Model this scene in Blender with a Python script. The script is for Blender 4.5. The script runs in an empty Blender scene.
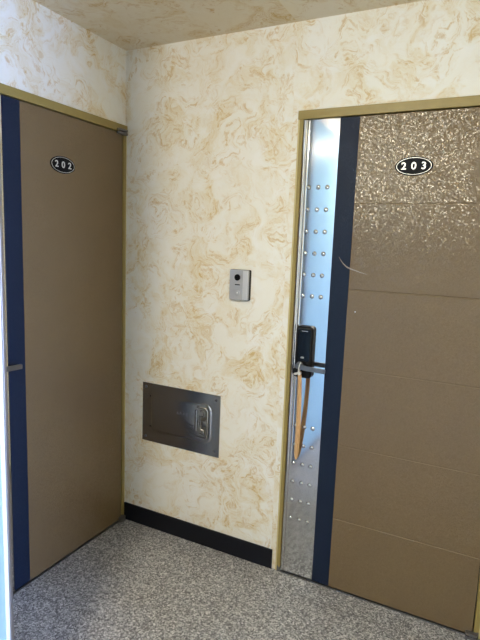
import bpy, bmesh, math
from mathutils import Matrix, Vector
SC = bpy.context.scene
COL = SC.collection
PI = math.pi

# ------------------------------------------------------------------ helpers
def tag(o, label=None, cat=None, group=None, kind=None):
    if label: o['label'] = label
    if cat: o['category'] = cat
    if group: o['group'] = group
    if kind: o['kind'] = kind
    return o

def build(name, bm, mats, parent=None, smooth=False, loc=None):
    me = bpy.data.meshes.new(name)
    bmesh.ops.recalc_face_normals(bm, faces=bm.faces)
    bm.to_mesh(me); bm.free()
    for m in (mats if isinstance(mats, (list, tuple)) else [mats]):
        me.materials.append(m)
    if smooth:
        for p in me.polygons: p.use_smooth = True
        try: me.set_sharp_from_angle(angle=math.radians(smooth if smooth is not True else 35))
        except Exception: pass
    o = bpy.data.objects.new(name, me); COL.objects.link(o)
    if parent: o.parent = parent
    if loc: o.location = loc
    return o

def empty(name, loc=(0, 0, 0), rz=0):
    o = bpy.data.objects.new(name, None); COL.objects.link(o)
    o.location = loc; o.rotation_euler = (0, 0, rz); o.empty_display_size = .1
    return o

def box(bm, x0, x1, y0, y1, z0, z1, bev=0, seg=2, mat=0):
    r = bmesh.ops.create_cube(bm, size=1)
    vs = r['verts']
    for v in vs:
        v.co = Vector(((x0+x1)/2+v.co.x*(x1-x0), (y0+y1)/2+v.co.y*(y1-y0), (z0+z1)/2+v.co.z*(z1-z0)))
    fs = {f for v in vs for f in v.link_faces}
    if bev:
        es = list({e for v in vs for e in v.link_edges})
        rb = bmesh.ops.bevel(bm, geom=es, offset=bev, segments=seg, profile=.5, affect='EDGES')
        fs = fs | set(rb['faces'])
    for f in fs:
        if f.is_valid: f.material_index = mat
    return vs

def prism(bm, pts, axis, a, b, mat=0):
    """closed 2-D outline swept along an axis; pts are (p,q): axis z:(x,y)  axis x:(y,z)  axis y:(x,z)"""
    def P(p, q, t):
        return {'z': (p, q, t), 'x': (t, p, q), 'y': (p, t, q)}[axis]
    A = [bm.verts.new(P(p, q, a)) for p, q in pts]
    B = [bm.verts.new(P(p, q, b)) for p, q in pts]
    n = len(pts); fs = []
    for i in range(n):
        fs.append(bm.faces.new((A[i], A[(i+1) % n], B[(i+1) % n], B[i])))
    fs.append(bm.faces.new(A[::-1])); fs.append(bm.faces.new(B))
    for f in fs: f.material_index = mat
    return fs

def tube(bm, pts, rad, n=10, mat=0, caps=True):
    pts = [Vector(p) for p in pts]; rings = []
    for i, p in enumerate(pts):
        d = (pts[min(i+1, len(pts)-1)]-pts[max(i-1, 0)]).normalized()
        a = d.orthogonal().normalized() if i == 0 else (rings_a - d*rings_a.dot(d)).normalized()
        rings_a = a; b = d.cross(a)
        r = rad[i] if isinstance(rad, (list, tuple)) else rad
        rings.append([bm.verts.new(p+(a*math.cos(2*PI*k/n)+b*math.sin(2*PI*k/n))*r) for k in range(n)])
    for A, B in zip(rings, rings[1:]):
        for k in range(n):
            bm.faces.new((A[k], A[(k+1) % n], B[(k+1) % n], B[k])).material_index = mat
    if caps:
        bm.faces.new(rings[0][::-1]).material_index = mat; bm.faces.new(rings[-1]).material_index = mat

def lathe_y(bm, cx, cz, prof, n=24, sx=1, sz=1, mat=0):
    """profile of (radius, y) turned about the y axis, optionally squashed to an ellipse"""
    rings = []
    for r, y in prof:
        if r < 1e-6: rings.append([bm.verts.new((cx, y, cz))])
        else: rings.append([bm.verts.new((cx+r*sx*math.cos(2*PI*k/n), y, cz+r*sz*math.sin(2*PI*k/n))) for k in range(n)])
    for A, B in zip(rings, rings[1:]):
        for k in range(n):
            q = [A[k % len(A)], A[(k+1) % len(A)], B[(k+1) % len(B)], B[k % len(B)]]
            u = []
            for v in q:
                if v not in u: u.append(v)
            if len(u) > 2: bm.faces.new(u).material_index = mat
    if len(rings[0]) > 1: bm.faces.new(rings[0]).material_index = mat
    if len(rings[-1]) > 1: bm.faces.new(rings[-1][::-1]).material_index = mat

def rrect(x0, x1, z0, z1, r, n=5):
    out = []
    for cx, cz, a0 in ((x1-r, z1-r, 0), (x0+r, z1-r, 90), (x0+r, z0+r, 180), (x1-r, z0+r, 270)):
        for k in range(n+1):
            a = math.radians(a0+90*k/n)
            out.append((cx+r*math.cos(a), cz+r*math.sin(a)))
    return out

def emboss(bm, x0, x1, z0, z1, r, y0, y1, slope, n=6, mat=0):
    """raised rounded-rectangle plateau with sloping sides"""
    A = [bm.verts.new((x, y0, z)) for x, z in rrect(x0, x1, z0, z1, r, n)]
    s = slope
    B = [bm.verts.new((x, y1*.85+y0*.15, z)) for x, z in rrect(x0+s*.7, x1-s*.7, z0+s*.7, z1-s*.7, max(r-s*.7, .001), n)]
    Cc = [bm.verts.new((x, y1, z)) for x, z in rrect(x0+s*1.2, x1-s*1.2, z0+s*1.2, z1-s*1.2, max(r-s*1.2, .001), n)]
    m = len(A)
    for P, Q in ((A, B), (B, Cc)):
        for i in range(m):
            bm.faces.new((P[i], P[(i+1) % m], Q[(i+1) % m], Q[i])).material_index = mat
    bm.faces.new(Cc).material_index = mat
    bm.faces.new(A[::-1]).material_index = mat

# ------------------------------------------------------------------ materials
def s2l(c):
    return tuple((v/255/12.92 if v/255 <= .04045 else ((v/255+.055)/1.055)**2.4) for v in c)+(1,)

class N:
    def __init__(s, name):
        s.m = bpy.data.materials.new(name); s.m.use_nodes = True
        s.t = s.m.node_tree; s.b = s.t.nodes['Principled BSDF']
        s.out = s.t.nodes['Material Output']
    def n(s, typ, **kw):
        o = s.t.nodes.new(typ)
        for k, v in kw.items():
            if k in o.inputs.keys(): s.set(o.inputs[k], v)
            else: setattr(o, k, v)
        return o
    def set(s, inp, v):
        if isinstance(v, bpy.types.NodeSocket): s.t.links.new(v, inp)
        else: inp.default_value = v
    def p(s, **kw):
        for k, v in kw.items(): s.set(s.b.inputs[k.replace('_', ' ')], v)
        return s
    def coord(s): return s.n('ShaderNodeNewGeometry').outputs['Position']
    def obj(s): return s.n('ShaderNodeTexCoord').outputs['Object']
    def noise(s, vec, scale, detail=2, rough=.5, dist=0, out='Fac', lac=2):
        o = s.n('ShaderNodeTexNoise'); s.set(o.inputs['Vector'], vec)
        for k, v in (('Scale', scale), ('Detail', detail), ('Roughness', rough), ('Distortion', dist), ('Lacunarity', lac)): o.inputs[k].default_value = v
        return o.outputs[out]
    def math(s, op, a, b=0, c=0, clamp=False):
        o = s.n('ShaderNodeMath', operation=op, use_clamp=clamp)
        for i, v in enumerate((a, b, c)): s.set(o.inputs[i], v)
        return o.outputs[0]
    def vmath(s, op, a, b):
        o = s.n('ShaderNodeVectorMath', operation=op); s.set(o.inputs[0], a)
        s.set(o.inputs['Scale' if op == 'SCALE' else 1], b)
        return o.outputs[0]
    def ramp(s, f, stops, interp='LINEAR'):
        o = s.n('ShaderNodeValToRGB'); s.set(o.inputs[0], f); e = o.color_ramp.elements; o.color_ramp.interpolation = interp
        while len(e) < len(stops): e.new(.5)
        for k, (pos, c) in enumerate(stops):
            e[k].position = pos; e[k].color = c if len(c) == 4 else tuple(c)+(1,)
        return o.outputs[0]
    def fac(s, f, lo, hi):
        o = s.n('ShaderNodeMapRange', interpolation_type='SMOOTHSTEP'); s.set(o.inputs[0], f)
        o.inputs[1].default_value = lo; o.inputs[2].default_value = hi
        return o.outputs[0]
    def mix(s, f, a, b, mode='MIX'):
        o = s.n('ShaderNodeMix', data_type='RGBA', blend_type=mode)
        s.set(o.inputs[0], f); s.set(o.inputs[6], a); s.set(o.inputs[7], b)
        return o.outputs[2]
    def bump(s, h, strength, dist=.01):
        o = s.n('ShaderNodeBump'); s.set(o.inputs['Height'], h); o.inputs['Strength'].default_value = strength; o.inputs['Distance'].default_value = dist
        s.t.links.new(o.outputs[0], s.b.inputs['Normal'])

def marbled_paper(name, tint=(1, 1, 1, 1)):
    q = N(name); v = q.coord()
    # one sheet ends at the seam above the door: the pattern jumps there
    sx = q.n('ShaderNodeSeparateXYZ'); q.set(sx.inputs[0], v)
    jump = q.math('MULTIPLY', q.math('GREATER_THAN', sx.outputs[0], .905), 3.7)
    cx = q.n('ShaderNodeCombineXYZ'); q.set(cx.inputs[0], jump); q.set(cx.inputs[2], jump)
    v = q.vmath('ADD', v, cx.outputs[0])
    w1 = q.vmath('SCALE', q.vmath('SUBTRACT', q.noise(v, 4.5, 2, .5, 0, 'Color'), (.5, .5, .5)), .34)
    w2 = q.vmath('SCALE', q.vmath('SUBTRACT', q.noise(v, 13, 3, .55, 0, 'Color'), (.5, .5, .5)), .085)
    p = q.vmath('ADD', q.vmath('ADD', v, w1), w2)
    def fan(scale, freq, off):
        # sweeping brush arcs around scattered centres
        pp = q.vmath('ADD', p, off)
        vo = q.n('ShaderNodeTexVoronoi'); q.set(vo.inputs['Vector'], pp); vo.inputs['Scale'].default_value = scale
        rel = q.vmath('SUBTRACT', pp, vo.outputs['Position'])
        dirn = q.vmath('ADD', q.vmath('SCALE', q.vmath('NORMALIZE', rel, (0, 0, 0)), 1.1), q.vmath('SCALE', vo.outputs['Color'], 20))
        o = q.n('ShaderNodeTexNoise', noise_dimensions='4D'); q.set(o.inputs['Vector'], dirn)
        q.set(o.inputs['W'], q.math('ADD', q.math('MULTIPLY', vo.outputs['Distance'], freq), q.math('MULTIPLY', q.noise(pp, scale*2.2, 3, .55), 2.2)))
        o.inputs['Scale'].default_value = 1.0; o.inputs['Detail'].default_value = 4; o.inputs['Roughness'].default_value = .6
        s_ = o.outputs['Fac']
        fade = q.fac(vo.outputs['Distance'], .9, .45)
        return q.math('MULTIPLY', q.fac(s_, .51, .61), fade), q.math('MULTIPLY', q.fac(s_, .42, .62), fade)
    l1, b1 = fan(5.2, 17, (0, 0, 0))
    l2, b2 = fan(8.0, 14, (3.1, 1.7, 2.3))
    fine = q.noise(p, 48, 4, .65, .8)
    gate1 = q.fac(q.noise(p, 7, 3, .6), .41, .57)
    gate2 = q.fac(q.noise(p, 6, 3, .6, .4), .46, .60)
    gate3 = q.fac(q.noise(p, 2.6, 2, .5, .3), .35, .62)
    lines = q.math('MAXIMUM', q.math('MULTIPLY', l1, gate1), q.math('MULTIPLY', l2, gate2))
    lines = q.math('MULTIPLY', lines, q.fac(fine, .30, .60))
    cloud = q.fac(q.noise(p, 6, 6, .68, .7), .42, .62)
    wash = q.math('ADD', q.math('MULTIPLY', q.math('MAXIMUM', q.math('MULTIPLY', b1, gate1), q.math('MULTIPLY', b2, gate2)), .5), q.math('MULTIPLY', cloud, .62), clamp=True)
    wash = q.math('MULTIPLY', wash, q.math('ADD', q.math('MULTIPLY', q.fac(fine, .30, .62), .55), .45))
    wash = q.math('MULTIPLY', wash, q.math('ADD', q.math('MULTIPLY', gate3, .45), .6))
    tone = q.mix(q.math('MULTIPLY', wash, .76), s2l((243, 240, 229)), s2l((224, 201, 143)))
    white = q.fac(q.noise(p, 7.5, 3, .5, .3), .50, .64)
    tone = q.mix(q.math('MULTIPLY', white, .5), tone, s2l((246, 245, 240)))
    col = q.mix(q.math('MULTIPLY', lines, .58), tone, s2l((204, 166, 88)))
    col = q.mix(1, col, tint, 'MULTIPLY')
    q.p(Base_Color=col, Roughness=.62)
    q.b.inputs['Specular IOR Level'].default_value = .3
    q.bump(q.math('ADD', fine, q.math('MULTIPLY', lines, .5)), .10, .004)
    return q.m

def granite():
    q = N('speckled granite'); v = q.coord()
    vo = q.n('ShaderNodeTexVoronoi'); q.set(vo.inputs['Vector'], v); vo.inputs['Scale'].default_value = 165
    g = q.n('ShaderNodeSeparateXYZ'); q.set(g.inputs[0], vo.outputs['Color'])
    vo2 = q.n('ShaderNodeTexVoronoi'); q.set(vo2.inputs['Vector'], v); vo2.inputs['Scale'].default_value = 290
    g2 = q.n('ShaderNodeSeparateXYZ'); q.set(g2.inputs[0], vo2.outputs['Color'])
    f = q.math('ADD', q.math('MULTIPLY', g.outputs[0], .7), q.math('MULTIPLY', g2.outputs[1], .3))
    col = q.ramp(f, [(.0, s2l((66, 65, 70))), (.25, s2l((104, 103, 107))), (.5, s2l((152, 151, 153))), (.75, s2l((196, 195, 196))), (.95, s2l((240, 239, 238)))])
    col = q.mix(.15, col, q.ramp(q.noise(v, 14, 3, .6), [(.3, s2l((120, 117, 114))), (.7, s2l((150, 147, 143)))]))
    # slab joints
    sx = q.n('ShaderNodeSeparateXYZ'); q.set(sx.inputs[0], v)
    jx = q.math('ABSOLUTE', q.math('SUBTRACT', q.math('FRACT', q.math('ADD', q.math('DIVIDE', q.math('ADD', sx.outputs[0], q.math('MULTIPLY', sx.outputs[1], -.05)), .9), .78)), .5))
    jy = q.math('ABSOLUTE', q.math('SUBTRACT', q.math('FRACT', q.math('ADD', q.math('DIVIDE', sx.outputs[1], 1.2), 1.6)), .5))
    j = q.math('MAXIMUM', q.math('LESS_THAN', jx, .0016), q.math('LESS_THAN', jy, .0012))
    col = q.mix(q.math('MULTIPLY', j, .6), col, s2l((70, 67, 64)))
    q.p(Base_Color=col, Roughness=q.math('ADD', q.math('MULTIPLY', g2.outputs[0], .12), .34))
    q.b.inputs['Specular IOR Level'].default_value = .4
    return q.m

def door_paint(name, rgb, tex=1.0, rough=.36, spec=.45):
    q = N(name); v = q.obj()
    # hammered finish: every little dimple tilts its own way and glints on its own
    vo = q.n('ShaderNodeTexVoronoi'); q.set(vo.inputs['Vector'], v); vo.inputs['Scale'].default_value = 270
    tilt = q.vmath('SCALE', q.vmath('SUBTRACT', vo.outputs['Color'], (.5, .5, .5)), .25*tex)
    h = q.noise(v, 260, 2, .6)
    c = s2l(rgb); mott = q.noise(v, 6, 4, .6)
    col = q.mix(mott, tuple(x*.93 for x in c[:3])+(1,), tuple(min(1, x*1.06) for x in c[:3])+(1,))
    q.p(Base_Color=col, Roughness=rough)
    q.b.inputs['Specular IOR Level'].default_value = spec
    q.bump(h, .25*tex, .0010)
    bn = q.b.inputs['Normal'].links[0].from_socket
    q.t.links.new(q.vmath('NORMALIZE', q.vmath('ADD', bn, tilt), (0, 0, 0)), q.b.inputs['Normal'])
    return q.m

def plain(name, rgb, rough=.5, metal=0, spec=.5, mottle=.06, scale=12, bump=0, bscale=80):
    q = N(name); v = q.obj(); c = s2l(rgb)
    col = q.mix(q.noise(v, scale, 4, .6), tuple(x*(1-mottle) for x in c[:3])+(1,), tuple(min(1, x*(1+mottle)) for x in c[:3])+(1,))
    q.p(Base_Color=col, Roughness=rough, Metallic=metal)
    q.b.inputs['Specular IOR Level'].default_value = spec
    if bump: q.bump(q.noise(v, bscale, 3, .6), bump, .002)
    return q.m

def brushed(name, rgb, rough, streak=(1, 1, .02), amt=.08, aniso=0, wav=0):
    q = N(name); v = q.obj()
    mp = q.n('ShaderNodeMapping'); q.set(mp.inputs[0], v); mp.inputs['Scale'].default_value = streak
    s = q.noise(mp.outputs[0], 420, 2, .6)
    c = s2l(rgb)
    q.p(Base_Color=q.mix(s, tuple(x*.93 for x in c[:3])+(1,), c), Metallic=1, Roughness=q.math('ADD', q.math('MULTIPLY', s, amt), rough))
    if wav: q.bump(q.noise(v, 5, 2, .5), wav, .02)
    if aniso:
        q.b.inputs['Anisotropic'].default_value = aniso
        t = q.n('ShaderNodeTangent', direction_type='RADIAL', axis='Z'); q.t.links.new(t.outputs[0], q.b.inputs['Tangent'])
    return q.m

def frame_paint():
    """olive painted steel frame, bare and scuffed at its very foot"""
    q = N('olive painted frame'); v = q.coord()
    sx = q.n('ShaderNodeSeparateXYZ'); q.set(sx.inputs[0], v)
    edge = q.math('ADD', sx.outputs[2], q.math('MULTIPLY', q.noise(v, 60, 3, .6), -.04))
    wear = q.fac(edge, .012, .006)
    c = q.mix(q.noise(v, 18, 4, .6), s2l((141, 122, 66)), s2l((160, 140, 80)))
    q.p(Base_Color=q.mix(wear, c, s2l((84, 84, 88))), Roughness=.42)
    return q.m

def frosted():
    q = N('pale frosted glass')
    for n_ in (q.b,): q.t.nodes.remove(n_)
    v = q.coord()
    c = q.mix(q.noise(v, 2, 2, .5), s2l((172, 206, 218)), s2l((178, 211, 222)))
    tr = q.n('ShaderNodeBsdfTranslucent'); q.set(tr.inputs[0], c)
    di = q.n('ShaderNodeBsdfDiffuse'); q.set(di.inputs[0], c)
    gl = q.n('ShaderNodeBsdfGlossy'); gl.inputs['Roughness'].default_value = .25
    m1 = q.n('ShaderNodeMixShader'); m1.inputs[0].default_value = .75
    q.t.links.new(tr.outputs[0], m1.inputs[1]); q.t.links.new(di.outputs[0], m1.inputs[2])
    m2 = q.n('ShaderNodeMixShader'); m2.inputs[0].default_value = .02
    q.t.links.new(m1.outputs[0], m2.inputs[1]); q.t.links.new(gl.outputs[0], m2.inputs[2])
    q.t.links.new(m2.outputs[0], q.out.inputs[0])
    return q.m

def wood():
    q = N('tan wood'); v = q.obj()
    mp = q.n('ShaderNodeMapping'); q.set(mp.inputs[0], v); mp.inputs['Scale'].default_value = (1, 1, .08)
    g = q.noise(mp.outputs[0], 160, 4, .6, .4)
    q.p(Base_Color=q.ramp(g, [(.3, s2l((186, 140, 92))), (.6, s2l((222, 178, 126))), (.8, s2l((232, 192, 146)))]), Roughness=.5)
    return q.m

def emit(name, rgb, st):
    q = N(name); q.p(Base_Color=rgb, Emission_Color=rgb, Emission_Strength=st); return q.m

PAPER = marbled_paper('marbled cream wallpaper')
CEIL = marbled_paper('tinted marbled ceiling paper', (.88, .80, .66, 1))  # wall paper pattern multiplied by an even brownish tint
GRAN = granite()
TAUPE = door_paint('taupe hammered door paint', (116, 97, 70), 1.0, .19)
NAVY = door_paint('navy door paint', (29, 39, 58), .5, .45, .15)
STEEL = brushed('brushed stainless steel', (216, 215, 214), .08, amt=.025, aniso=0)
PLATE = brushed('polished stainless plate', (176, 175, 174), .16, streak=(.05, 1, 1), amt=.05)
CHROME = brushed('satin chrome', (126, 126, 128), .38)
OLIVE = frame_paint()
BEAD = plain('pale yellow caulk bead', (206, 190, 136), .55)
BLACK = plain('black skirting paint', (13, 15, 24), .5, spec=.3)
GLOSSBLACK = plain('gloss black plastic', (9, 10, 13), .12, mottle=.02, spec=.3)
MATTBLACK = plain('matt black plastic', (14, 14, 16), .45, spec=.25)
PLATEBLACK = plain('black enamel', (14, 16, 20), .5, spec=.12)
SILVER = plain('silver lettering', (214, 214, 210), .35, metal=.3)
BELLGREY = plain('silver grey plastic', (186, 187, 192), .38, metal=.3)
BELLLITE = plain('bright silver edge', (222, 223, 228), .32, metal=.3)
LENS = plain('camera lens', (5, 5, 7), .06)
WHITE = plain('white cord', (225, 224, 220), .6)
HINGE = plain('dark steel hinge', (120, 116, 116), .35, metal=.6)
DARK = plain('gap shade and dark rivets', (22, 20, 18), .8)  # near-black: painted shade in the door gaps, also the hatch rivets
ALU = brushed('grey aluminium', (160, 158, 162), .4)
ALUW = plain('white glazing gasket', (232, 238, 238), .5)
GREYMARK = plain('grey print and glint', (150, 155, 165), .5)
SCRATCH = plain('pale scratch', (146, 134, 118), .6)
OUTER = plain('outside concrete', (140, 140, 140), .8)
GLASS = frosted()

# ------------------------------------------------------------------ the setting
H = 2.48
RX, RY = 3.6, -4.6
LAMP = ((1, .90, .69, 1), 220)         # ceiling lamp: colour, strength
WSIDE = ((.42, .57, 1, 1), 88)        # bluish glow of the unseen side window, standing in for daylight
PX, PY = 2.12, -1.5                # unseen pier right of the door, added to shade the corner from the window
WY0, WY1, WZ0, WZ1 = -2.47, -2.02, .5, 2.0   # unseen side window, placed and narrowed to grade light across the left door
gx, gy, GH = .578, -1.200, 2.44     # frosted screen: plane, far edge, height                  # right and rear walls
bm = bmesh.new(); box(bm, -.13, RX+.1, -3.95, .12, -.1, 0); box(bm, .42, RX+.1, RY-.1, -3.95, -.1, 0)
tag(build('floor', bm, GRAN), 'grey speckled granite floor with faint slab joints', 'floor', kind='structure')
bm = bmesh.new(); box(bm, -.13, RX+.1, -3.95, .12, H, H+.1); box(bm, .42, RX+.1, RY-.1, -3.95, H, H+.1)
tag(build('ceiling', bm, CEIL), 'cream and ochre marbled ceiling', 'ceiling', kind='structure')

# doors: local axes of each doorway: x along the wall (steel edge to hinge edge), -y out of the wall
D203 = dict(steel=.960, sn=1.118, nt=1.199, hinge=1.806, f0=.934, f1=1.838)
D202 = dict(steel=-.893, sn=-.735, nt=-.653, hinge=-.031, f0=-.920, f1=-.0015)
DZ = 2.080; FZ = 2.120

def walled(bm, x0, x1, d):
    """wall 0.12 deep with a shallow doorway pocket"""
    a, b = d['steel']-.012, d['hinge']+.012
    t = DZ+.012
    for (p, q_, z0, z1) in ((x0, a, 0, H), (b, x1, 0, H), (a, b, t, H)):
        box(bm, p, q_, 0, .07, z0, z1)
    box(bm, x0, x1, .07, .12, 0, H)
bm = bmesh.new(); walled(bm, 0, PX+.1, D203)
tag(build('wall_back', bm, PAPER), 'cream wall with ochre swirls around door 203', 'wall', kind='structure')
bm = bmesh.new(); walled(bm, -3.95, 0, D202)
bmesh.ops.rotate(bm, verts=bm.verts, cent=(0, 0, 0), matrix=Matrix.Rotation(PI/2, 3, 'Z'))
tag(build('wall_left', bm, PAPER), 'cream wall with ochre swirls over door 202', 'wall', kind='structure')
bm = bmesh.new(); box(bm, PX, RX+.1, PY, 0, 0, H)  # added pier, blocks window light from the corner
for y0, y1, z0, z1 in ((RY-.1, WY0, 0, H), (WY1, PY, 0, H), (WY0, WY1, 0, WZ0), (WY0, WY1, WZ1, H)):
    box(bm, RX, RX+.1, y0, y1, z0, z1)
tag(build('wall_right', bm, PAPER), 'cream swirled side wall with an unseen pier added to block light', 'wall', kind='structure')
bm = bmesh.new(); box(bm, gx, RX, RY-.1, RY, 0, H)
tag(build('wall_rear', bm, PAPER), 'cream swirled rear wall', 'wall', kind='structure')

bm = bmesh.new(); box(bm, .42, gx, RY-.1, -3.82, 0, H); box(bm, -.13, .42, -3.95, -3.83, 0, H); box(bm, gx-.07, gx, -3.82, gy, GH, H)
tag(build('wall_near', bm, PAPER), 'cream swirled wall beside the frosted screen', 'wall', kind='structure')

# black skirting between the two doorways
bm = bmesh.new(); box(bm, .010, .914, -.010, 0, 0, .098, bev=.002)
tag(build('baseboard_back', bm, BLACK), 'low black skirting board under the swirled wall', 'baseboard', kind='structure')
bm = bmesh.new(); box(bm, 1.846, PX, -.010, 0, 0, .098, bev=.002)
tag(build('baseboard_right', bm, BLACK), 'black skirting board right of door 203', 'baseboard', kind='structure')

def frame(name, d, rot, label):
    bm = bmesh.new()
    o0, i0 = d['f0'], d['steel']-.002
    i1, o1 = d['hinge']+.004, d['f1']
    b = .0075
    box(bm, o0+b, i0, -.010, .060, 0, DZ+.004, bev=.0015)            # lock-side jamb
    box(bm, i1, o1-b, -.010, .060, 0, DZ+.004, bev=.0015)            # hinge-side jamb
    box(bm, o0, o1, -.012, .060, DZ+.004, FZ, bev=.0015)             # head
    box(bm, i0-.004, i1+.004, .050, .066, 0, DZ+.004, mat=2)         # backing sheet coloured dark to give the gap its shade
    box(bm, o0, o0+b, -.007, .0, .002, DZ+.004, mat=1)               # pale bead along each jamb
    box(bm, o1-b, o1, -.007, .0, .002, DZ+.004, mat=1)
    if rot: bmesh.ops.rotate(bm, verts=bm.verts, cent=(0, 0, 0), matrix=Matrix.Rotation(PI/2, 3, 'Z'))
    tag(build(name, bm, [OLIVE, BEAD, DARK]), label, 'door frame', kind='structure')
frame('trim_1', D202, True, 'olive painted steel frame around door 202')
frame('trim_2', D203, False, 'olive painted steel frame around door 203')
for nm, d, rot, lab in (('trim_3', D202, True, 'steel threshold strip under door 202'), ('trim_4', D203, False, 'steel threshold strip under door 203')):
    bm = bmesh.new(); box(bm, d['steel']-.003, d['hinge']+.003, -.010, .049, .0, .006, bev=.001)
    if rot: bmesh.ops.rotate(bm, verts=bm.verts, cent=(0, 0, 0), matrix=Matrix.Rotation(PI/2, 3, 'Z'))
    tag(build(nm, bm, CHROME), lab, 'threshold', kind='structure')

# ------------------------------------------------------------------ doors
def text_mesh(txt, size):
    cu = bpy.data.curves.new('t', 'FONT'); cu.body = txt; cu.size = size; cu.align_x = 'CENTER'; cu.align_y = 'CENTER'
    cu.extrude = .0008; cu.offset = .0006
    o = bpy.data.objects.new('t', cu); COL.objects.link(o)
    me = bpy.data.meshes.new_from_object(o.evaluated_get(bpy.context.evaluated_depsgraph_get()))
    bpy.data.objects.remove(o); bpy.data.curves.remove(cu)
    return me

def number_plate(parent, cx, cz, y, digits):
    bm = bmesh.new()
    lathe_y(bm, cx, cz, [(1, y), (1, y-.002), (.985, y-.003), (0, y-.003)], 56, .0715, .0365)
    pl = build('number_plate', bm, PLATEBLACK, parent)
    pl['label'] = 'black oval number plate'
    bm = bmesh.new()
    prof = [(.925, y-.0029), (.925, y-.0036), (.895, y-.0036), (.895, y-.0029)]
    n = 56; rings = []
    for r, yy in prof:
        k_ = .0715*r, .0365*r - .0715*(1-r)*.25
        rings.append([bm.verts.new((cx+k_[0]*math.cos(2*PI*k/n), yy, cz+k_[1]*math.sin(2*PI*k/n))) for k in range(n)])
    for A, B in zip(rings, rings[1:]+rings[:1]):
        for k in range(n): bm.faces.new((A[k], A[(k+1) % n], B[(k+1) % n], B[k]))
    build('rim', bm, SILVER, pl)
    for i, ch in enumerate(digits):
        me = text_mesh(ch, .038)
        me.materials.clear(); me.materials.append(SILVER)
        me.transform(Matrix.Translation((cx+(i-1)*.0375, y-.0038, cz-.0005)) @ Matrix.Rotation(PI/2, 4, 'X') @ Matrix.Diagonal((1.05, 1, 1, 1)))
        me.name = 'digit'
        o = bpy.data.objects.new('digit', me); COL.objects.link(o); o.parent = pl

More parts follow.
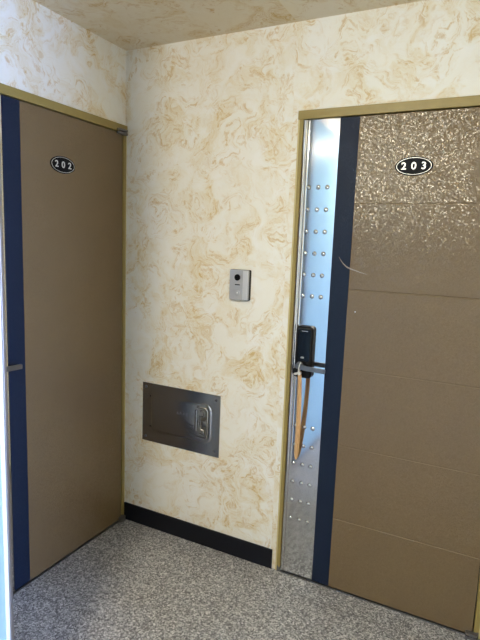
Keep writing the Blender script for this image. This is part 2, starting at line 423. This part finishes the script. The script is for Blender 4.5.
def make_door(name, d, rz, plate_x, plate_z, digits, label, grooves=()):
    mid = (d['steel']+d['hinge'])/2
    base = Vector((mid, 0, 0)); base.rotate(Matrix.Rotation(rz, 3, 'Z'))
    root = empty(name, base, rz)
    tag(root, label, 'door', kind='structure')
    e, sn, nt, hg = (d[k]-mid for k in ('steel', 'sn', 'nt', 'hinge'))
    z0, z1 = .011, DZ
    back = .045
    # taupe field with five pressed grooves
    bm = bmesh.new()
    pts = [(back, z0), (-.006, z0)]
    for g in grooves:
        pts += [(-.006, g-.0032), (-.0042, g-.0012), (-.0042, g+.0012), (-.006, g+.0032)]
    pts += [(-.006, z1-.002), (-.004, z1), (back, z1)]
    prism(bm, pts, 'x', nt, hg)
    build('taupe_panel', bm, TAUPE, root)['label'] = 'taupe panel with pressed cross lines' if grooves else 'flat taupe panel'
    # navy stripe
    bm = bmesh.new(); box(bm, sn, nt-.0005, -.0065, back, z0, z1, bev=.0015)
    build('navy_stripe', bm, NAVY, root)['label'] = 'navy blue vertical stripe'
    # steel strip: rolled edge and domed studs pressed into it
    bm = bmesh.new()
    pts = [(e, back), (e, -.003), (e+.002, -.0075), (e+.006, -.009), (e+.010, -.0075), (e+.0125, -.004), (e+.0145, -.0035),
           (e+.0175, -.0062), (e+.0205, -.0062), (e+.0235, -.0035), (e+.026, -.003), (e+.0275, -.003), (sn-.0005, -.003), (sn-.0005, back)]
    prism(bm, pts, 'z', z0, z1)
    rows = [1.803-.0932*k for k in range(6)]+[.740-.0905*k for k in range(6)]
    for z in rows:
        for dx in (.0355, .0785, .1185):
            lathe_y(bm, e+dx, z, [(.0098, -.0028), (.0092, -.0048), (.0066, -.0068), (.0032, -.0078), (0, -.0081)], 18)
    build('steel_strip', bm, STEEL, root, smooth=40)['label'] = 'brushed steel strip with rows of domed studs'
    number_plate(root, plate_x-mid, plate_z, -.006, digits)
    # digital lock
    lx0, lx1, lz0, lz1 = e+.024, e+.102, .972, 1.205
    bm = bmesh.new()
    prism(bm, rrect(lx0, lx1, lz0, lz1, .016, 6), 'y', -.022, -.003)
    emboss(bm, lx0, lx1, lz0, lz1, .016, -.022, -.030, .006)
    lathe_y(bm, lx0+.016, 1.000, [(.021, -.022), (.021, -.040), (.018, -.043), (0, -.043)], 24)
    lock = build('door_lock', bm, MATTBLACK, root, smooth=40); lock['label'] = 'black digital lock'
    bm = bmesh.new(); prism(bm, rrect(lx0+.010, lx1-.010, 1.050, lz1-.012, .008, 5), 'y', -.0315, -.029)
    build('touch_screen', bm, GLOSSBLACK, lock)
    bm = bmesh.new(); prism(bm, rrect(lx0+.028, lx1-.022, 1.183, 1.1865, .0015, 3), 'y', -.0322, -.0316)
    build('indicator_mark', bm, GREYMARK, lock)['label'] = 'small pale mark near the top'
    bm = bmesh.new(); prism(bm, rrect(lx0+.028, lx0+.044, 1.062, 1.070, .003, 3), 'y', -.0322, -.0316)  # bluish logo glint drawn as a flat grey mark
    build('logo_glint', bm, GREYMARK, lock)
    # lever handle: rose, neck and flat lever
    bm = bmesh.new()
    lathe_y(bm, lx0+.026, 1.029, [(.017, -.029), (.017, -.034), (.014, -.036), (.011, -.036), (.011, -.056), (0, -.056)], 24)
    prism(bm, [(lx0+.017, 1.038), (lx0+.022, 1.042), (lx0+.040, 1.042), (lx0+.065, 1.036), (e+.174, 1.033), (e+.176, 1.031), (e+.176, 1.017), (e+.174, 1.014),
               (lx0+.065, 1.016), (lx0+.040, 1.020), (lx0+.022, 1.021), (lx0+.017, 1.025)], 'y', -.064, -.054)
    bmesh.ops.bevel(bm, geom=[ed for ed in bm.edges if ed.is_manifold and ed.calc_face_angle(0) > .9], offset=.002, segments=2, affect='EDGES')
    build('lever_handle', bm, CHROME, lock, smooth=40)['label'] = 'satin silver lever handle'
    # pivot hinges at the top and bottom of the hinge edge
    for zc, w_ in ((DZ+.004, .052), (.014, .026)):
        bm = bmesh.new()
        for a, b_ in ((zc-.014, zc-.003), (zc+.002, zc+.012)):
            prism(bm, rrect(hg-w_, hg+.020, -.028, -.0075, .0100, 6), 'z', max(a, .001), b_)
        tube(bm, [(hg+.004, -.018, zc-.012), (hg+.004, -.018, zc+.010)], .006)
        build('hinge', bm, HINGE, root, smooth=40)['label'] = 'dark steel pivot hinge'
    return root, mid
r203, m203 = make_door('door_2', D203, 0, 1.4235, 1.877, '203', 'taupe and navy front door numbered 203 with a studded steel strip', (.345, .690, 1.037, 1.379, 1.734))
r202, m202 = make_door('door_1', D202, PI/2, -.4310, 1.866, '202', 'taupe and navy door numbered 202 on the left wall')

# pale scratch across the stripe of 203 and a paint chip
bm = bmesh.new()
sp = [(1.149, 1.514), (1.158, 1.500), (1.170, 1.486), (1.186, 1.473), (1.203, 1.466), (1.221, 1.461), (1.247, 1.453), (1.273, 1.447)]
wd = [.0008, .0018, .0026, .0032, .0028, .0022, .0014, .0005]
prev = None
for (x, z), w in zip(sp, wd):
    cur = [bm.verts.new((x-m203, y, z+s*w)) for s, y in ((1, -.0068), (-1, -.0068), (-1, -.0058), (1, -.0058))]
    if prev:
        for k in range(4): bm.faces.new((prev[k], prev[(k+1) % 4], cur[(k+1) % 4], cur[k]))
    else: bm.faces.new(cur)
    prev = cur
bm.faces.new(prev)
build('scratch', bm, SCRATCH, r203)['label'] = 'pale curved scratch'
bm = bmesh.new(); lathe_y(bm, 1.234-m203, 1.287, [(.0022, -.0058), (.0022, -.0064), (0, -.0066)], 10)
build('paint_chip', bm, WHITE, r203)['label'] = 'small white paint chip'

# ------------------------------------------------------------------ wooden stick hanging from the lever of 203
st = empty('wooden_stick', (1.012, -.060, .585))
tag(st, 'long tan wooden stick hanging by a white cord from the lever handle of door 203', 'stick')
bm = bmesh.new()
path = [(.009, -.0005, .424, .0062, .0045), (.011, .0, .405, .0085, .005), (.0125, .002, .36, .0100, .005), (.0125, .008, .28, .0105, .005), (.0105, .018, .19, .0110, .005),
        (.006, .030, .10, .0118, .0045), (.001, .040, .035, .0112, .004), (-.001, .044, .010, .0075, .003), (-.0015, .0455, .0, .003, .002)]
prev = None; n = 12
for x, y, z, w, t in path:
    cur = [bm.verts.new((x+w*math.cos(2*PI*k/n), y+t*math.sin(2*PI*k/n), z)) for k in range(n)]
    if prev:
        for k in range(n): bm.faces.new((prev[k], prev[(k+1) % n], cur[(k+1) % n], cur[k]))
    else: bm.faces.new(cur)
    prev = cur
bm.faces.new(prev)
build('shaft', bm, wood(), st, smooth=50)
bm = bmesh.new()
loop = []
for k in range(25):
    a = 2*PI*k/24
    loop.append((.008+.004*math.sin(a), .0+.0105*math.cos(a), .437+.028*math.sin(a)))
tube(bm, loop, .0019, 8, caps=False)
tube(bm, [(.004, -.0045, .417), (-.004, -.004, .413), (-.012, 0, .410), (-.018, .006, .408)], [.004, .005, .005, .003], 10)
lathe_y(bm, .009, .416, [(.0075, -.0075), (.0085, -.005), (.0085, .004), (.0075, .006)], 14)
build('cord', bm, WHITE, st, smooth=50)['label'] = 'white cord tied round the top'

# ------------------------------------------------------------------ video doorbell
db = empty('video_doorbell', (.685, 0, 1.292))
tag(db, 'small silver video doorbell with a round black camera on the swirled wall', 'doorbell')
bx0, bx1, bz0, bz1 = .637-.685, .737-.685, 1.294-1.292, 1.434-1.292
bm = bmesh.new(); prism(bm, rrect(bx0, bx1+.002, bz0-.001, bz1+.001, .006, 4), 'y', -.017, .0015)
build('housing', bm, MATTBLACK, db)['label'] = 'black housing behind the face'
bm = bmesh.new()
prism(bm, rrect(bx0, bx1, bz0, bz1, .006, 4), 'y', -.020, -.017)
emboss(bm, bx0, bx1, bz0, bz1, .006, -.020, -.023, .0025)
face = build('face_plate', bm, BELLGREY, db)
bm = bmesh.new(); prism(bm, [(bx1-.030, -.0228), (bx1-.028, -.0250), (bx1-.0065, -.0250), (bx1-.004, -.0228)], 'z', bz0+.003, bz1-.003)
build('side_trim', bm, BELLLITE, db)['label'] = 'brighter silver strip on the right'
cx = .679-.685
bm = bmesh.new(); lathe_y(bm, cx, 1.399-1.292, [(.0150, -.0228), (.0150, -.0255), (.0135, -.0262), (.0105, -.0250), (.004, -.0262), (0, -.0266)], 32)
cam_ = build('camera_lens', bm, LENS, db, smooth=50); cam_['label'] = 'round black camera lens'
bm = bmesh.new(); prism(bm, rrect(cx-.012, cx+.014, 1.3625-1.292, 1.3675-1.292, .002, 3), 'y', -.0236, -.0225)
build('speaker_slot', bm, MATTBLACK, db)
bm = bmesh.new(); lathe_y(bm, cx+.002, 1.327-1.292, [(.0125, -.0228), (.0125, -.0244), (.011, -.0252), (0, -.0252)], 28)
bt = build('call_button', bm, BELLGREY, db)
bm = bmesh.new(); lathe_y(bm, cx+.002, 1.328-1.292, [(.0045, -.0251), (.0045, -.0256), (0, -.0258)], 16)
build('bell_mark', bm, WHITE, bt)

# ------------------------------------------------------------------ steel hatch low on the wall
hx0, hx1, hz0, hz1 = .1275, .6005, .491, .811
ht = empty('wall_hatch', ((hx0+hx1)/2, 0, hz0))
tag(ht, 'dark polished steel hatch plate with a raised panel low on the swirled wall', 'hatch')
W2 = (hx1-hx0)/2; HH = hz1-hz0; mx = (hx0+hx1)/2
L = lambda x: x-mx
Z = lambda z: z-hz0
bm = bmesh.new(); box(bm, -W2, W2, -.004, -.0003, 0, HH, bev=.001)
hp = build('backplate', bm, PLATE, ht)
bm = bmesh.new()
emboss(bm, L(.185), L(.555), Z(.552), Z(.758), .040, -.0038, -.0085, .010)
pn = build('raised_panel', bm, PLATE, ht, smooth=60)
pn['label'] = 'raised rounded panel'
# pressed channels: C-shaped bracket of the latch and cross ribs
bm = bmesh.new()
def rib(pts, r=.0055):
    tube(bm, [(L(x), -.0088, Z(z)) for x, z in pts], r, 8)
rib([(.470, .735), (.520, .735), (.532, .722), (.532, .590), (.520, .577), (.470, .577)])
rib([(.468, .718), (.468, .612)], .0085)
rib([(.490, .718), (.512, .718), (.512, .690), (.490, .690), (.490, .620), (.512, .620), (.512, .595), (.488, .595)], .0052)
rib([(.400, .610), (.455, .606)], .003)
rib([(.395, .635), (.450, .632)], .003)
rib([(.400, .585), (.480, .580)], .003)
build('latch_relief', bm, PLATE, pn, smooth=60)
bm = bmesh.new()
lathe_y(bm, L(.516), Z(.656), [(.017, -.0082), (.017, -.015), (.013, -.020), (.008, -.022), (0, -.0225)], 20)
box(bm, L(.512), L(.520), -.027, -.021, Z(.640), Z(.672), bev=.002)
build('latch_knob', bm, CHROME, pn, smooth=40)['label'] = 'small bright latch knob'
bm = bmesh.new()   # worn raised marks left of the latch
for i, x in enumerate((.355, .372, .392, .409, .428, .444)):
    tube(bm, [(L(x-.005), -.0085, Z(.676)), (L(x), -.0090, Z(.688+.004*(i % 2))), (L(x+.005), -.0085, Z(.674+.003*(i % 3)))], .0017, 6)
build('raised_marks', bm, CHROME, pn)
for x, z in ((.150, .789), (.150, .517), (.578, .786), (.576, .522)):
    bm = bmesh.new(); lathe_y(bm, L(x), Z(z), [(.0075, -.0038), (.0072, -.0058), (.004, -.0072), (0, -.0076)], 14)
    box(bm, L(x)-.0055, L(x)+.0055, -.0079, -.0068, Z(z)-.001, Z(z)+.001)
    build('screw', bm, CHROME, ht, smooth=40)
for z in (.742, .577):
    bm = bmesh.new(); lathe_y(bm, L(.180), Z(z), [(.0042, -.0038), (.0040, -.0052), (0, -.0056)], 10)
    build('rivet', bm, DARK, ht)

# ------------------------------------------------------------------ frosted glass partition at the far left
gp = empty('window_1', (gx, gy, 0))
tag(gp, 'pale frosted glass screen in a grey frame at the far left edge', 'window', kind='structure')
bm = bmesh.new()
posts = [0, -1.31, -2.618]
for y in posts:
    box(bm, -.045, 0, y-.011, y, 0, GH, bev=.002)
box(bm, -.045, 0, -2.618, -.018, 0, .035); box(bm, -.045, 0, -2.618, -.018, GH-.04, GH)
build('window_frame', bm, ALU, gp)
for a, b in zip(posts, posts[1:]):
    bm = bmesh.new(); box(bm, -.019, -.009, b, a-.011, .035, GH-.04)
    build('glass_pane', bm, GLASS, gp)
    bm = bmesh.new(); box(bm, -.009, -.003, a-.022, a-.0112,   .036, GH-.041, bev=.001)
    build('gasket', bm, ALUW, gp)

# ------------------------------------------------------------------ ceiling lamp behind the camera
lp = empty('ceiling_lamp', (.98, -2.38, H))
tag(lp, 'round white ceiling lamp', 'lamp')
bm = bmesh.new()
n = 40
def dome(prof, name, mat):
    bm = bmesh.new(); rings = []
    for r_, z_ in prof:
        rings.append([bm.verts.new((r_*math.cos(2*PI*k/n), r_*math.sin(2*PI*k/n), z_)) for k in range(n)])
    for A, B in zip(rings, rings[1:]):
        for k in range(n): bm.faces.new((A[k], A[(k+1) % n], B[(k+1) % n], B[k]))
    bm.faces.new(rings[-1])
    return build(name, bm, mat, lp, smooth=50)
bm.free()
dome([(.165, 0), (.165, -.018), (.135, -.018)], 'lamp_rim', WHITE)
dome([(.130, -.0185), (.134, -.045), (.125, -.075), (.100, -.098), (.060, -.112), (.02, -.117)], 'diffuser', emit('lamp diffuser', *LAMP))

# ------------------------------------------------------------------ side window and daylight
def lit_window(name, loc, rz, hw, hh, light, label):
    """local +x points out of the room"""
    wn = empty(name, loc, rz); tag(wn, label, 'window', kind='structure')
    bm = bmesh.new()
    for y0, y1, z0, z1 in ((-hw, -hw+.03, 0, hh), (hw-.03, hw, 0, hh), (-hw+.03, hw-.03, 0, .03), (-hw+.03, hw-.03, hh-.03, hh)):
        box(bm, .01, .07, y0, y1, z0, z1)
    build('window_frame', bm, ALU, wn)
    bm = bmesh.new(); box(bm, .04, .046, -hw+.03, hw-.03, .03, hh-.03)
    build('glowing_pane', bm, emit(name+' glowing pane', *light), wn)  # pane itself glows in place of daylight outside
lit_window('window_2', (RX, (WY0+WY1)/2, WZ0), 0, (WY1-WY0)/2, WZ1-WZ0, WSIDE, 'unseen side window on the right, placed for its bluish light')
w = bpy.data.worlds.new('daylight'); SC.world = w; w.use_nodes = True
bg = w.node_tree.nodes['Background']; bg.inputs[0].default_value = (.45, .65, 1.0, 1); bg.inputs[1].default_value = .5

# ------------------------------------------------------------------ camera
R = Vector((0.88997829, 0.4544287, 0.03785765)); U = Vector((-0.09872509, 0.11096445, 0.98890861)); F = Vector((-0.4451876, 0.8838447, -0.14361947))
cd = bpy.data.cameras.new('camera'); co = bpy.data.objects.new('camera', cd); COL.objects.link(co)
cd.sensor_fit = 'HORIZONTAL'; cd.sensor_width = 36; cd.lens = 514.743*36/480; cd.clip_start = .02
M = Matrix((R, U, -F)).transposed().to_4x4(); M.translation = (1.77222, -2.15076, 1.54694)
co.matrix_world = M
SC.camera = co
SC.view_settings.view_transform = 'Standard'; SC.view_settings.look = 'None'
SC.view_settings.exposure = 0; SC.view_settings.gamma = 1; SC.view_settings.use_curve_mapping = False
